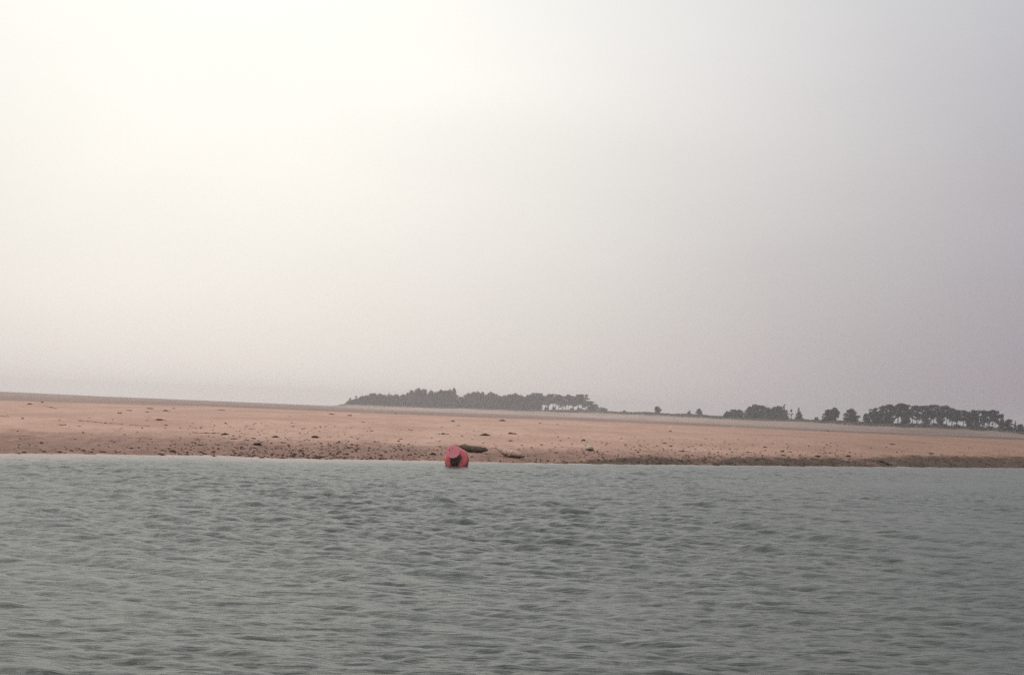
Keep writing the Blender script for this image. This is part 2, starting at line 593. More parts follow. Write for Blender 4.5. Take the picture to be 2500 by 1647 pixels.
# ------------------------------------------------------------------ trees
def leaf_faces(pts, nrm, size, g):
    """small folded sprays of needles, two triangles each"""
    n = len(pts)
    a = g.standard_normal((n, 3))
    a -= (a * nrm).sum(1, keepdims=True) * nrm * 0.6
    a /= np.linalg.norm(a, axis=1, keepdims=True)
    b = np.cross(nrm + 0.5 * g.standard_normal((n, 3)), a)
    b /= np.linalg.norm(b, axis=1, keepdims=True)
    s = size * (0.55 + 0.9 * g.random((n, 1)))
    p0 = pts - a * s
    p1 = pts + b * s * 0.6 + nrm * s * 0.25
    p2 = pts + a * s
    p3 = pts - b * s * 0.6
    v = np.stack([p0, p3, p2, p1], axis=1).reshape(-1, 3)
    q = np.arange(n * 4).reshape(-1, 4)
    return v, q


def lobes_crown(name, lobes, n_leaf, size, mat, seed):
    g = np.random.default_rng(seed)
    w = np.array([l[3] * l[4] * l[5] for l in lobes]) ** 0.67
    w /= w.sum()
    P, Nn = [], []
    for l, k in zip(lobes, (w * n_leaf).astype(int) + 4):
        d = g.standard_normal((k, 3))
        d /= np.linalg.norm(d, axis=1, keepdims=True)
        rad = (0.30 + 0.75 * g.random((k, 1)) ** 0.6)
        P.append(np.array(l[:3]) + d * rad * np.array(l[3:]))
        Nn.append(d)
    v, q = leaf_faces(np.concatenate(P), np.concatenate(Nn), size, g)
    v[:, 2] = np.maximum(v[:, 2], 0.0)
    return mesh_np(name, v, q, mat, smooth=False)


def tube_bm(bm, pts, radii, seg=7):
    rings = []
    for i, (p, r) in enumerate(zip(pts, radii)):
        p = Vector(p)
        d = (Vector(pts[min(i + 1, len(pts) - 1)]) - Vector(pts[max(i - 1, 0)])).normalized()
        a = d.orthogonal().normalized()
        b = d.cross(a)
        rings.append([bm.verts.new(p + (a * math.cos(k * 2 * math.pi / seg) + b * math.sin(k * 2 * math.pi / seg)) * r) for k in range(seg)])
    for r0, r1 in zip(rings[:-1], rings[1:]):
        for k in range(seg):
            bm.faces.new((r0[k], r0[(k + 1) % seg], r1[(k + 1) % seg], r1[k]))
    bm.faces.new(rings[0][::-1])
    bm.faces.new(rings[-1])


def trunk_mesh(name, top, r0, lobes, rnd, limbs=6):
    bm = bmesh.new()
    bx, by = rnd.uniform(-.04, .04), rnd.uniform(-.04, .04)
    pts = [(bx * math.sin(z * 3), by * math.sin(z * 2.4), z * top - 0.03) for z in (0, .15, .35, .55, .75, 1)]
    tube_bm(bm, pts, [r0 * q for q in (1.25, 1, .85, .7, .5, .2)])
    for l in rnd.sample(lobes, min(limbs, len(lobes))):
        z0 = max(0.08, l[2] - 0.16)
        p0 = (bx * math.sin(z0 * 3), by * math.sin(z0 * 2.4), z0)
        tube_bm(bm, [p0, ((p0[0] + l[0]) / 2, (p0[1] + l[1]) / 2, (z0 + l[2]) / 2 + .02), (l[0], l[1], l[2])], [r0 * .45, r0 * .3, r0 * .1], 5)
    return bm_mesh(name, bm, M_BARK)


def make_protos(kind, n, mat=None):
    out = []
    for k in range(n):
        rnd = random.Random(hash((kind, k)) % 1000 if False else len(kind) * 100 + k * 7 + ord(kind[0]))
        lobes = []
        if kind == 'dense':                # closed crown almost to the ground
            for q3 in range(30):
                z = 0.07 + 0.80 * ((q3 * 0.618) % 1.0) ** 1.15
                rmax_ = 0.34 * math.sin(math.pi * min(1, (z + 0.30) / 1.30)) ** 0.7
                a_, q_ = rnd.uniform(0, 6.28), rmax_ * math.sqrt(rnd.random())
                s_ = rnd.uniform(.12, .20)
                lobes.append((q_ * math.cos(a_), q_ * math.sin(a_), z, s_, s_, s_ * rnd.uniform(.55, .8)))
            lobes.append((rnd.uniform(-.06, .06), 0, .88, .14, .14, .12))
            nl, sz, top = 3600, .034, .85
        elif kind == 'tall':               # flat pads high on a bare stem
            zlow = rnd.uniform(.26, .52)
            for _ in range(19):
                z = rnd.uniform(zlow, 0.93)
                a_, q_ = rnd.uniform(0, 6.28), 0.40 * math.sqrt(rnd.random()) * (1.15 - 0.5 * (z - .55))
                s_ = rnd.uniform(.085, .165)
                lobes.append((q_ * math.cos(a_), q_ * math.sin(a_), z, s_ * 1.15, s_ * 1.15, s_ * rnd.uniform(.30, .48)))
            lobes.append((rnd.uniform(-.08, .08), 0, .93, .17, .17, .065))
            for _ in range(2):
                a_ = rnd.uniform(0, 6.28)
                lobes.append((.22 * math.cos(a_), .22 * math.sin(a_), rnd.uniform(.34, .5), .1, .1, .045))
            nl, sz, top = 1500, .032, .9
        elif kind == 'cone':               # spire with whorls
            for q_ in range(9):
                z = 0.10 + 0.86 * q_ / 8
                rr_ = .34 * (1.04 - z) + .03
                for a_ in range(5 if q_ < 6 else 2):
                    an = a_ * 1.257 + q_ * .8 + rnd.uniform(-.3, .3)
                    lobes.append((rr_ * .55 * math.cos(an), rr_ * .55 * math.sin(an), z + rnd.uniform(-.03, .03), rr_ * .6 + .02, rr_ * .6 + .02, .06))
            nl, sz, top = 1100, .034, .95
        elif kind == 'thin':               # open, see-through young pine
            for _ in range(16):
                z = rnd.uniform(0.18, 0.95)
                a_, q_ = rnd.uniform(0, 6.28), .3 * rnd.random() * (1.2 - z * .7)
                lobes.append((q_ * math.cos(a_), q_ * math.sin(a_), z, .10, .10, .035))
            nl, sz, top = 330, .036, .96
        else:                              # shrub
            for _ in range(9):
                a_, q_ = rnd.uniform(0, 6.28), .34 * math.sqrt(rnd.random())
                s_ = rnd.uniform(.17, .3)
                lobes.append((q_ * math.cos(a_), q_ * math.sin(a_), rnd.uniform(.15, .7), s_, s_, s_ * .95))
            nl, sz, top = 420, .075, .5
        cr = lobes_crown('crown', lobes, nl, sz, mat or M_NEEDLE, 50 + k + len(kind) * 20)
        tr = trunk_mesh('trunk', top, {'dense': .024, 'tall': .026, 'cone': .020, 'thin': .016}.get(kind, .03), lobes, rnd)
        out.append((cr, tr))
    return out


PROTO = {k: make_protos(k, n) for k, n in (('dense', 7), ('tall', 7), ('cone', 4), ('thin', 2))}
PROTO['shrub'] = make_protos('shrub', 4, M_NEEDLE2)
trees_made = []


def plant(kind, px, ytop, wpx, D, label, group=None, name='pine_tree', cat='tree', zoff=0.0, rnd=random.Random(3)):
    D *= float(interp(px, KS))
    d = ray(px, hor(px))
    x = d.x * D
    gz = ground_z(x, D) - 0.1 + zoff
    rt = ray(px, ytop)
    H = EYE + rt.z * D - gz
    W = wpx * D / F
    cr, tr = rnd.choice(PROTO[kind])
    root = empty(name, (x, D, gz), rnd.uniform(0, 6.28))
    tag(root, label, cat, group)
    wid = {'dense': .95, 'tall': 1.0, 'cone': .72, 'thin': .6}.get(kind, 1.0)
    c_ = link_mesh('crown', cr, root)
    t_ = link_mesh('trunk', tr, root)
    sxy = W / wid
    c_.scale = (sxy, sxy, H / 1.0)
    t_.scale = (sxy if kind == 'shrub' else H * .9, sxy if kind == 'shrub' else H * .9, H)
    if kind in ('tall', 'dense'):
        t_.scale = (sxy * .8 + H * .1, sxy * .8 + H * .1, H)
    trees_made.append((x, D, gz + H))
    return root


TOPL = [(845, 981), (858, 970), (870, 966), (890, 966), (910, 959), (922, 957), (940, 960), (960, 958), (985, 960), (1000, 952), (1010, 947), (1022, 946), (1033, 948), (1060, 953), (1080, 951),
        (1095, 952), (1106, 947), (1113, 956), (1119, 967), (1130, 962), (1145, 958), (1160, 954), (1190, 952), (1205, 956), (1215, 963), (1235, 963), (1260, 960), (1285, 962), (1310, 959), (1320, 965), (1340, 960),
        (1355, 961), (1370, 968), (1385, 961), (1400, 965), (1410, 961), (1425, 963), (1435, 972), (1445, 980), (1460, 989), (1475, 993)]
rt_ = random.Random(8)
G_L, G_R, G_M = 'pines of the long wood on the dunes', 'pines of the wood by the far edge of the dunes', 'conifers of the small copse between the two woods'
LA = 'dark close-set pine in the solid block of the long wood, left of the treetop notch'
LB = 'dark close-set pine of the long wood between the treetop notch and the bare stems'
LC = 'tall bare-stemmed pine with light between the trunks at the end of the long wood'
for px in np.arange(858, 1112, 13.5):
    x_ = px + rt_.uniform(-4, 4)
    yt = float(interp(x_, TOPL))
    plant('dense' if rt_.random() < .8 else 'cone', x_, yt + rt_.uniform(-2, 3), rt_.uniform(26, 36) * (0.75 if px < 890 else 1), rt_.uniform(1030, 1090), LA, G_L)
for px in np.arange(868, 1112, 17.0):
    x_ = px + rt_.uniform(-5, 5)
    plant('dense', x_, float(interp(x_, TOPL)) + rt_.uniform(2, 12), rt_.uniform(26, 36), rt_.uniform(1100, 1170), LA, G_L)
plant('dense', 1106, 945, 20, 1040, 'narrow pine rising tallest beside the notch in the long wood', G_L)
plant('dense', 850, 979, 16, 1030, 'lowest pine at the sea end of the long wood, on the bare sand tip', G_L)
for px in np.arange(1124, 1312, 13.5):
    x_ = px + rt_.uniform(-4, 4)
    plant('dense', x_, float(interp(x_, TOPL)) + rt_.uniform(-2, 3), rt_.uniform(25, 34) * (.8 if px < 1135 else 1), rt_.uniform(1030, 1090), LB, G_L)
for px in np.arange(1132, 1322, 18.0):
    x_ = px + rt_.uniform(-5, 5)
    plant('dense', x_, float(interp(x_, TOPL)) + rt_.uniform(2, 12), rt_.uniform(26, 34), rt_.uniform(1100, 1170), LB, G_L)
ORD = ('thirteenth', 'twelfth', 'eleventh', 'tenth', 'ninth', 'eighth', 'seventh', 'sixth', 'fifth', 'fourth', 'third', 'second', 'first')
for nth, px in zip(ORD, (1296, 1311, 1324, 1337, 1350, 1361, 1374, 1386, 1398, 1408, 1420, 1432, 1441)):
    plant('tall', px + rt_.uniform(-3, 3), float(interp(px, TOPL)) + rt_.uniform(-2, 2), rt_.uniform(26, 36), rt_.uniform(1030, 1110), nth + ' bare-stemmed pine from the open sloping end of the long wood', G_L)
for px in np.arange(1300, 1446, 14):
    plant('tall', px + rt_.uniform(-4, 4), float(interp(px, TOPL)) + rt_.uniform(4, 12), rt_.uniform(20, 28), rt_.uniform(1120, 1190), 'thinner pine standing behind the bare-stemmed ones of the long wood', G_L)
for px, yt, w in ((1318, 986, 16), (1334, 989, 13), (1352, 990, 12), (1396, 993, 12), (1414, 992, 14), (1439, 990, 14)):
    plant('shrub', px, yt, w, 1025, 'low scrub bush under the bare pine stems at the end of the long wood', 'scrub under the long wood', 'bush', 'bush')
for px in np.arange(862, 1312, 14):
    plant('shrub', px + rt_.uniform(-4, 4), hor(px) - rt_.uniform(13, 20) + (4 if px < 890 else 0), rt_.uniform(20, 28), 1020, 'dark scrub filling the foot of the solid part of the long wood', 'scrub at the foot of the solid part of the long wood', 'bush', 'bush')
plant('dense', 1452, 985, 20, 1035, 'sloping low pine where the long wood falls away', G_L)
plant('shrub', 1467, 990, 20, 1030, 'dark bush just past the last sloping pine of the long wood', None, 'bush', 'bush')
plant('shrub', 1478, 993, 11, 1030, 'small rounded bush last in the row beyond the long wood', None, 'bush', 'bush')

# lone trees and bushes along the open dune
for kd, px, yt, w, lab, nm in (
        ('shrub', 1524, 999.5, 15, 'grey low bush alone on the open dune beyond the long wood', 'bush'),
        ('shrub', 1570, 1005, 5, 'tiny bush tuft on the dune crest before the lone pine', 'bush'),
        ('dense', 1605, 991, 22, 'lone rounded pine standing by itself on the open dune crest', 'pine_tree'),
        ('shrub', 1631, 1006.5, 7, 'tiny upright bush just past the lone rounded pine', 'bush'),
        ('shrub', 1654, 1008, 8, 'first of two tiny bushes before the pair of small pines', 'bush'),
        ('shrub', 1664, 1008.5, 8, 'second of two tiny bushes before the pair of small pines', 'bush'),
        ('cone', 1682, 1000, 15, 'smaller pointed pine of the pair on the dune crest', 'pine_tree'),
        ('dense', 1706, 996.5, 21, 'bigger rounded pine of the pair on the dune crest', 'pine_tree'),
        ('shrub', 1993, 1013.5, 11, 'small bush between the copse and the two round pines', 'bush')):
    plant(kd, px, yt, w, 990 if px > 1900 else 1005, lab, None, nm, 'tree' if nm == 'pine_tree' else 'bush')
for kd, px, yt, w, lab in (
        ('dense', 1776, 1003, 20, 'low first pine at the seaward end of the small copse'),
        ('dense', 1791, 998, 24, 'second low rounded pine of the small copse'),
        ('dense', 1806, 999, 22, 'third low pine of the small copse, beside its dip'),
        ('dense', 1829, 991, 24, 'sloping pine starting the higher half of the small copse'),
        ('dense', 1843, 985, 30, 'highest domed pine of the small copse'),
        ('dense', 1858, 988, 26, 'pine just behind the highest dome of the small copse'),
        ('dense', 1874, 993, 22, 'pine in the shallow saddle of the small copse'),
        ('dense', 1889, 992, 22, 'pine past the saddle of the small copse'),
        ('dense', 1900, 989, 24, 'tall dark pine near the landward end of the small copse'),
        ('cone', 1914, 987.5, 22, 'pointed pine closing the landward end of the small copse')):
    plant(kd, px, yt, w * 1.3, rt_.uniform(985, 1010), lab, G_M)
for px in np.arange(1774, 1922, 11):
    plant('shrub', px, hor(px) - rt_.uniform(8, 14), rt_.uniform(18, 24), 1000, 'low dark scrub growing between the pines of the small copse', 'scrub at the foot of the small copse', 'bush', 'bush')
plant('thin', 1931, 997, 12, 995, 'thin see-through young pine beside the copse')
plant('cone', 1950, 994.5, 24, 990, 'single cone-shaped spruce-like conifer just past the copse')
plant('dense', 2022, 998, 34, 985, 'front half of the broad round pine pair on the dune', 'two broad round pines on the dune')
plant('dense', 2038, 994, 38, 990, 'taller half of the broad round pine pair on the dune', 'two broad round pines on the dune')
plant('dense', 2078, 996.5, 48, 985, 'single round-headed pine next to the edge of the last wood')

TOPR = [(2105, 1014), (2120, 1004), (2137, 994), (2150, 986), (2190, 984), (2205, 985), (2230, 988), (2250, 988), (2270, 989), (2285, 987), (2300, 988), (2315, 990), (2330, 996), (2345, 998), (2362, 1003), (2378, 999), (2390, 1000), (2402, 1002),
        (2415, 1001), (2430, 999), (2436, 1008), (2447, 1010), (2460, 1022), (2480, 1028), (2500, 1035)]
LD = 'tall flat-topped pine in the middle of the last wood, trunks showing below'
LE = 'broad leaning pine with layered branches at the near end of the last wood'
LF = 'ragged pine with gaps of sky at the thinning end of the last wood'
for px in np.arange(2138, 2442, 12.5):
    x_ = px + rt_.uniform(-4, 4)
    lab = LE if px < 2185 else (LD if px < 2335 else LF)
    plant('tall', x_, float(interp(x_, TOPR)) + rt_.uniform(-2, 3), rt_.uniform(30, 42), rt_.uniform(985, 1060), lab, G_R)
for px in np.arange(2150, 2440, 21):
    x_ = px + rt_.uniform(-6, 6)
    plant('tall' if rt_.random() < .5 else 'dense', x_, float(interp(x_, TOPR)) + rt_.uniform(8, 20), rt_.uniform(22, 30), rt_.uniform(1000, 1090), LD if px < 2335 else LF, G_R)
for px, yt, w in ((2114, 1008, 24), (2128, 1003, 28), (2146, 1006, 28), (2166, 1012, 30)):
    plant('dense', px, yt, w, rt_.uniform(980, 1000), 'low bushy pine at the near foot of the last wood', G_R)
for px, yt, w in ((2190, 1030, 26), (2215, 1034, 22), (2240, 1035, 24), (2268, 1035, 26), (2296, 1034, 28), (2322, 1036, 26), (2350, 1037, 26), (2378, 1040, 28), (2404, 1040, 28), (2428, 1042, 30), (2202, 1028, 18), (2228, 1029, 20), (2256, 1030, 16), (2282, 1029, 22), (2308, 1031, 18), (2336, 1032, 20), (2364, 1031, 18), (2392, 1035, 20), (2416, 1036, 22)):
    plant('shrub', px, yt, w, rt_.uniform(955, 975), 'dark undergrowth bush along the foot of the last wood', 'undergrowth bushes of the last wood', 'bush', 'bush')
plant('cone', 2446, 1009, 24, 980, 'narrow conical pine standing out past the last wood')
plant('dense', 2462, 1022, 30, 975, 'low grey tree after the narrow conical pine', None, 'broadleaf_tree')
plant('cone', 2478, 1027, 14, 975, 'small dark spire tree near the picture edge')
plant('dense', 2492, 1034, 24, 975, 'lowest grey bushy tree at the very edge of the view', None, 'broadleaf_tree')
plant('dense', 2515, 1040, 26, 985, 'grey bushy tree mostly outside the view past the last wood', None, 'broadleaf_tree')

# marram grass on the dunes
g = np.random.default_rng(21)
n = 15000
pxs = g.uniform(835, 2640, n)
ds = np.where(g.random(n) < .6, g.normal(1010, 18, n), g.uniform(945, 1120, n))
V, Q = [], []
for px, D in zip(pxs, ds):
    D *= float(interp(px, KS))
    x = (px - 1250) / F * D
    if g.random() > np.clip((px - 830) / 60, .15, 1):
        continue
    z = ground_z(x, D)
    h, w = g.uniform(.25, .8), g.uniform(.3, .9)
    lean = g.normal(0, .25)
    for s in (-1, 0, 1):
        b = len(V)
        ang = g.uniform(0, 3.14)
        cx, sx = math.cos(ang) * w * .5, math.sin(ang) * w * .5
        V += [(x - cx, D - sx, z - .05), (x + cx, D + sx, z - .05), (x + cx * .6 + lean, D + sx, z + h * g.uniform(.6, 1)), (x - cx * .8 + lean, D - sx, z + h)]
        Q.append((b, b + 1, b + 2, b + 3))
tag(link_mesh('marram_grass', mesh_np('marram_grass', np.array(V), np.array(Q), M_MARRAM, False)), 'grey green marram grass over the dunes below the pines', 'grass', kind='stuff')


# ------------------------------------------------------------------ seals
def ell_loft(bm, rings, seg=22):
    """rings: (centre, half width vector, half height vector)"""
    loops = []
    for c_, a_, b_ in rings:
        c_, a_, b_ = Vector(c_), Vector(a_), Vector(b_)
        loops.append([bm.verts.new(c_ + a_ * math.cos(k * 2 * math.pi / seg) + b_ * math.sin(k * 2 * math.pi / seg)) for k in range(seg)])
    for r0, r1 in zip(loops[:-1], loops[1:]):
        for k in range(seg):
            bm.faces.new((r0[k], r0[(k + 1) % seg], r1[(k + 1) % seg], r1[k]))
    bm.faces.new(loops[0][::-1])
    bm.faces.new(loops[-1])


def seal_material(name, back, side, spot, belly, spots):
    t = NT(name)
    v = t.coords()
    n1 = t.noise(v, 5.0, 4, .6, .4)
    n2 = t.noise(v, 14.0, 3, .6)
    s = t.n.new('ShaderNodeSeparateXYZ')
    t.l.new(v, s.inputs[0])
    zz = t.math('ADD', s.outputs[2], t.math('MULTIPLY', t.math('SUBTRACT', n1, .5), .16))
    c = t.mix(t.ramp(n1, .35, .65), back, side)
    c = t.mix(t.math('MULTIPLY', t.ramp(n2, .56, .64), spots), c, spot)
    c = t.mix(t.ramp(zz, .20, .07), c, belly)          # wet fur and the shade of the underside, both put into the colour
    t.bump(n2, .25, .01)
    return t.set(c, .65, .15)


def make_seal(label, L, mat, head_yaw=0.0, head_lift=0.0, tail_lift=0.02, girth=1.0, rot=0.0, loc=(0, 0, 0), pitch=0.0, mirror=1):
    """local +X is the nose; lies belly down on z = 0"""
    k = L / 1.5
    bm = bmesh.new()
    prof = [(-.70, .032, .026), (-.65, .060, .048), (-.57, .105, .088), (-.46, .150, .128), (-.30, .186, .156), (-.10, .204, .168), (.10, .206, .172),
            (.26, .196, .168), (.38, .172, .152), (.46, .140, .130), (.51, .124, .118), (.56, .124, .118), (.61, .120, .114), (.655, .102, .094), (.69, .078, .068), (.722, .062, .052), (.742, .036, .030)]
    rings = []
    for x, w, h in prof:
        w, h = w * girth, h * girth
        tz = tail_lift * max(0, (-x - .05) / .65) ** 1.4
        hz = head_lift * max(0, (x - .3) / .44) ** 1.2
        yy = head_yaw * max(0, (x - .28) / .46) ** 1.4
        rings.append(((x * k, yy * k, (h * .92 + tz + hz) * k), (0, w * k, 0), (0, 0, h * k)))
    ell_loft(bm, rings)
    for s in (-1, 1):                      # fore flippers laid back along the flanks
        fx = .20
        ell_loft(bm, [((fx * k, s * .17 * k * girth, .10 * k), (.055 * k, 0, 0), (0, s * .01 * k, .035 * k)),
                      (((fx - .02) * k, s * .235 * k * girth, .060 * k), (.062 * k, 0, 0), (0, s * .008 * k, .024 * k)),
                      (((fx - .08) * k, s * .285 * k * girth, .030 * k), (.060 * k, s * -.01, 0), (0, 0, .020 * k)),
                      (((fx - .15) * k, s * .310 * k * girth, .022 * k), (.040 * k, s * -.01, 0), (0, 0, .016 * k)),
                      (((fx - .20) * k, s * .315 * k * girth, .020 * k), (.018 * k, 0, 0), (0, 0, .012 * k))], 12)
        # hind flippers fanned out behind
        z0 = (tail_lift + .03) * k
        ell_loft(bm, [((-.66 * k, s * .025 * k, z0), (0, .030 * k, 0), (0, 0, .022 * k)),
                      ((-.74 * k, s * .055 * k, z0 + .008 * k), (0, .040 * k, 0), (0, 0, .018 * k)),
                      ((-.82 * k, s * .090 * k, z0 + s * .018 * k + .015 * k), (0, .055 * k, 0), (0, 0, .015 * k)),
                      ((-.90 * k, s * .120 * k, z0 + s * .045 * k + .02 * k), (0, .062 * k, 0), (0, 0, .013 * k)),
                      ((-.95 * k, s * .130 * k, z0 + s * .045 * k + .022 * k), (0, .035 * k, 0), (0, 0, .010 * k))], 12)
    bmesh.ops.recalc_face_normals(bm, faces=bm.faces)
    me = bm_mesh('seal', bm, mat)
    tmp = link_mesh('seal_shape', me)
    md = tmp.modifiers.new('fuse', 'REMESH')
    md.mode = 'VOXEL'
    md.voxel_size = .013 * k
    md.use_smooth_shade = True
    md2 = tmp.modifiers.new('soften', 'SMOOTH')
    md2.factor, md2.iterations = .5, 6
    dg = bpy.context.evaluated_depsgraph_get()
    body = bpy.data.meshes.new_from_object(tmp.evaluated_get(dg))
    bpy.data.objects.remove(tmp)
    body.name = 'seal'
    o = link_mesh('seal', body)
    for p in body.polygons:
        p.use_smooth = True
    tag(o, label, 'seal', 'seals hauled out on the sandbank')
    hz, yy = head_lift, head_yaw
    for s in (-1, 1):
        b2 = bmesh.new()
        bmesh.ops.create_uvsphere(b2, u_segments=10, v_segments=7, radius=.017 * k)
        e = link_mesh('eye', bm_mesh('eye', b2, M_DARK), o)
        e.location = (.655 * k, (s * .062 * girth + yy * .9) * k, (.128 * girth + hz * .86) * k)
    b2 = bmesh.new()
    bmesh.ops.create_uvsphere(b2, u_segments=10, v_segments=7, radius=.022 * k)
    e = link_mesh('nose', bm_mesh('nose', b2, M_DARK), o)
    e.location = (.735 * k, yy * .99 * k, (.036 + hz * .98) * k)
    e.scale = (.8, 1.1, .8)
    o.rotation_euler = (0, pitch, rot)
    o.location = loc
    return o


M_DARK = mat_simple('wet_black_skin', (0.012, 0.010, 0.009), (0.022, 0.018, 0.016), 20, .25, .5)
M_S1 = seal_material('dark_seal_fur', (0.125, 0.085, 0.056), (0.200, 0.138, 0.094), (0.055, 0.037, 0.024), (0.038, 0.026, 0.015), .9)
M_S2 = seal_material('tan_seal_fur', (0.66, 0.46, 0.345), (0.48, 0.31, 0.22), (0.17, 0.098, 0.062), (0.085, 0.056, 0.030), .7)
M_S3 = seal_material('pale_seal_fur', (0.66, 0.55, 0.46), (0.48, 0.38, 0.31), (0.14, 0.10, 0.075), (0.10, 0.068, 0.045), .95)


def on_ground(px, py):
    p = hit(px, py)
    return p, ground_z(p.x, p.y)


def slope_pitch(p, rot, span=.5):
    dx, dy = math.cos(rot) * span, math.sin(rot) * span
    return -math.atan2(ground_z(p.x + dx, p.y + dy) - ground_z(p.x - dx, p.y - dy), 2 * span)


p, z = on_ground(1153, 1104)
ro = R(-14)
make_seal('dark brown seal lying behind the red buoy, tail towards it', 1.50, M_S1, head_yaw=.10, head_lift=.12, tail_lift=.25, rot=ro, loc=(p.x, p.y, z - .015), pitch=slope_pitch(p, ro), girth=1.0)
p, z = on_ground(1243, 1115)
ro = R(-46)
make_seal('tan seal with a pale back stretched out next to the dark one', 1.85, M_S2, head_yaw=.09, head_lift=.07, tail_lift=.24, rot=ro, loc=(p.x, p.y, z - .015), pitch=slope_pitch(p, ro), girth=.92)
p, z = on_ground(1440, 1100)
ro = R(-97)
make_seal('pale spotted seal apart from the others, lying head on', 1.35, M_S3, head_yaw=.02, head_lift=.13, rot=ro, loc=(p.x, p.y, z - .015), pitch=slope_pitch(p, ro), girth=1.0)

# ------------------------------------------------------------------ the stranded red buoy
t = NT('faded_red_paint')
v = t.coords()
n1, n2 = t.noise(v, 4.5, 5, .6, .3), t.noise(v, 19.0, 4, .6)
c = t.mix(t.ramp(n1, .35, .65), (0.86, 0.135, 0.140), (0.90, 0.185, 0.180))
c = t.mix(t.math('MULTIPLY', t.ramp(n2, .58, .7), .5), c, (0.45, 0.085, 0.07))
M_RED = t.set(c, .45, .3)
t = NT('bleached_pink_paint')
v = t.coords()
n1, n2 = t.noise(v, 5.5, 5, .6, .4), t.noise(v, 24.0, 3, .6)
c = t.mix(t.ramp(n1, .35, .65), (0.84, 0.215, 0.245), (0.90, 0.290, 0.310))
c = t.mix(t.math('MULTIPLY', t.ramp(n2, .58, .7), .35), c, (0.55, 0.14, 0.15))
M_PINK = t.set(c, .5, .4)
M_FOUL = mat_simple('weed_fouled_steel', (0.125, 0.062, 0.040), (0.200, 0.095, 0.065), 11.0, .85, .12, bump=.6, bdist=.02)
M_IRON = mat_simple('rusty_iron', (0.055, 0.030, 0.020), (0.11, 0.055, 0.032), 14.0, .75, .4)


def lathe(name, prof, mat, parent, seg=48):
    bm = bmesh.new()
    loops = [[bm.verts.new((r * math.cos(k * 2 * math.pi / seg), r * math.sin(k * 2 * math.pi / seg), z)) for k in range(seg)] for r, z in prof]
    for a_, b_ in zip(loops[:-1], loops[1:]):
        for k in range(seg):
            bm.faces.new((a_[k], a_[(k + 1) % seg], b_[(k + 1) % seg], b_[k]))
    bm.faces.new(loops[0][::-1])
    bm.faces.new(loops[-1])
    bmesh.ops.recalc_face_normals(bm, faces=bm.faces)
    me = bm_mesh(name, bm, mat)
    try:
        me.set_sharp_from_angle(angle=R(40))
    except Exception:
        pass
    return link_mesh(name, me, parent)


bD = 82.0
rw_b = random.Random(15)
rb = ray(1112.8, 1118)
buoy = empty('buoy', (rb.x * bD, bD, EYE + rb.z * bD))
tag(buoy, 'red can buoy lying tipped over at the water edge, round pink end showing', 'buoy')
lean_up, lean_left = R(28), R(12)
axis = Vector((-math.sin(lean_left) * math.cos(lean_up), -math.cos(lean_left) * math.cos(lean_up), math.sin(lean_up)))
buoy.rotation_euler = axis.to_track_quat('Z', 'Y').to_euler()
HR = .475
lathe('hull', [(.12, -.75), (.30, -.66), (.44, -.50), (HR - .02, -.34), (HR, -.30), (HR, -.05), (HR - .03, -.012), (HR - .07, .0), (.255, .012)], M_RED, buoy)
lathe('rubbing_band', [(HR + .003, -.27), (HR + .022, -.255), (HR + .022, -.165), (HR + .003, -.15)], M_FOUL, buoy)
lathe('drum', [(.252, .014), (.252, .06), (.242, .075), (.242, .51), (.252, .52), (.252, .552)], M_FOUL, buoy, 40)
lathe('end_plate', [(.286, .554), (.300, .562), (.300, .595), (.292, .604), (.05, .610)], M_PINK, buoy, 44)
lathe('keel_tube', [(.09, -1.25), (.09, -.755)], M_IRON, buoy, 20)
bm = bmesh.new()
ring = [(.075 * math.cos(a_), .0, .045 + .075 * math.sin(a_)) for a_ in np.linspace(-.5, math.pi + .5, 12)]
tube_bm(bm, ring, [.014] * 12, 8)
lug = link_mesh('lifting_eye', bm_mesh('lifting_eye', bm, M_PINK), buoy)
lug.location = (-.10, .10, .595)
lug.rotation_euler = (0, 0, .7)
bpy.context.view_layer.update()
b_inv = buoy.matrix_world.inverted()
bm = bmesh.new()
for k in range(46):                        # strands added to stand in for the dark shade under the drum
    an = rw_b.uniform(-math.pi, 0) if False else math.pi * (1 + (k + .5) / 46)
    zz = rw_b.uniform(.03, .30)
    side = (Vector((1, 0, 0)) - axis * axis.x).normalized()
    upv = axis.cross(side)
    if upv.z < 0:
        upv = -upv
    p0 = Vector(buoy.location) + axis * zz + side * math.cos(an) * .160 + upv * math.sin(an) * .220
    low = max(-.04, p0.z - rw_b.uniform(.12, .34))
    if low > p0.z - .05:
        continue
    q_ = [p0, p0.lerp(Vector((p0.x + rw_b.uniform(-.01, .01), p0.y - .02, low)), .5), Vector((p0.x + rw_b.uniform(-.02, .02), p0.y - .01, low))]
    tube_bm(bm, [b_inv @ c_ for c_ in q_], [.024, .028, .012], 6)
link_mesh('shade_fringe', bm_mesh('shade_fringe', bm, M_FOUL), buoy)
for k in range(8):
    bm = bmesh.new()
    bmesh.ops.create_cone(bm, cap_ends=True, segments=6, radius1=.022, radius2=.020, depth=.03)
    b_ = link_mesh('bolt', bm_mesh('bolt', bm, M_RED, False), buoy)
    b_.location = (.365 * math.cos(k * .785 + .3), .365 * math.sin(k * .785 + .3), .016)


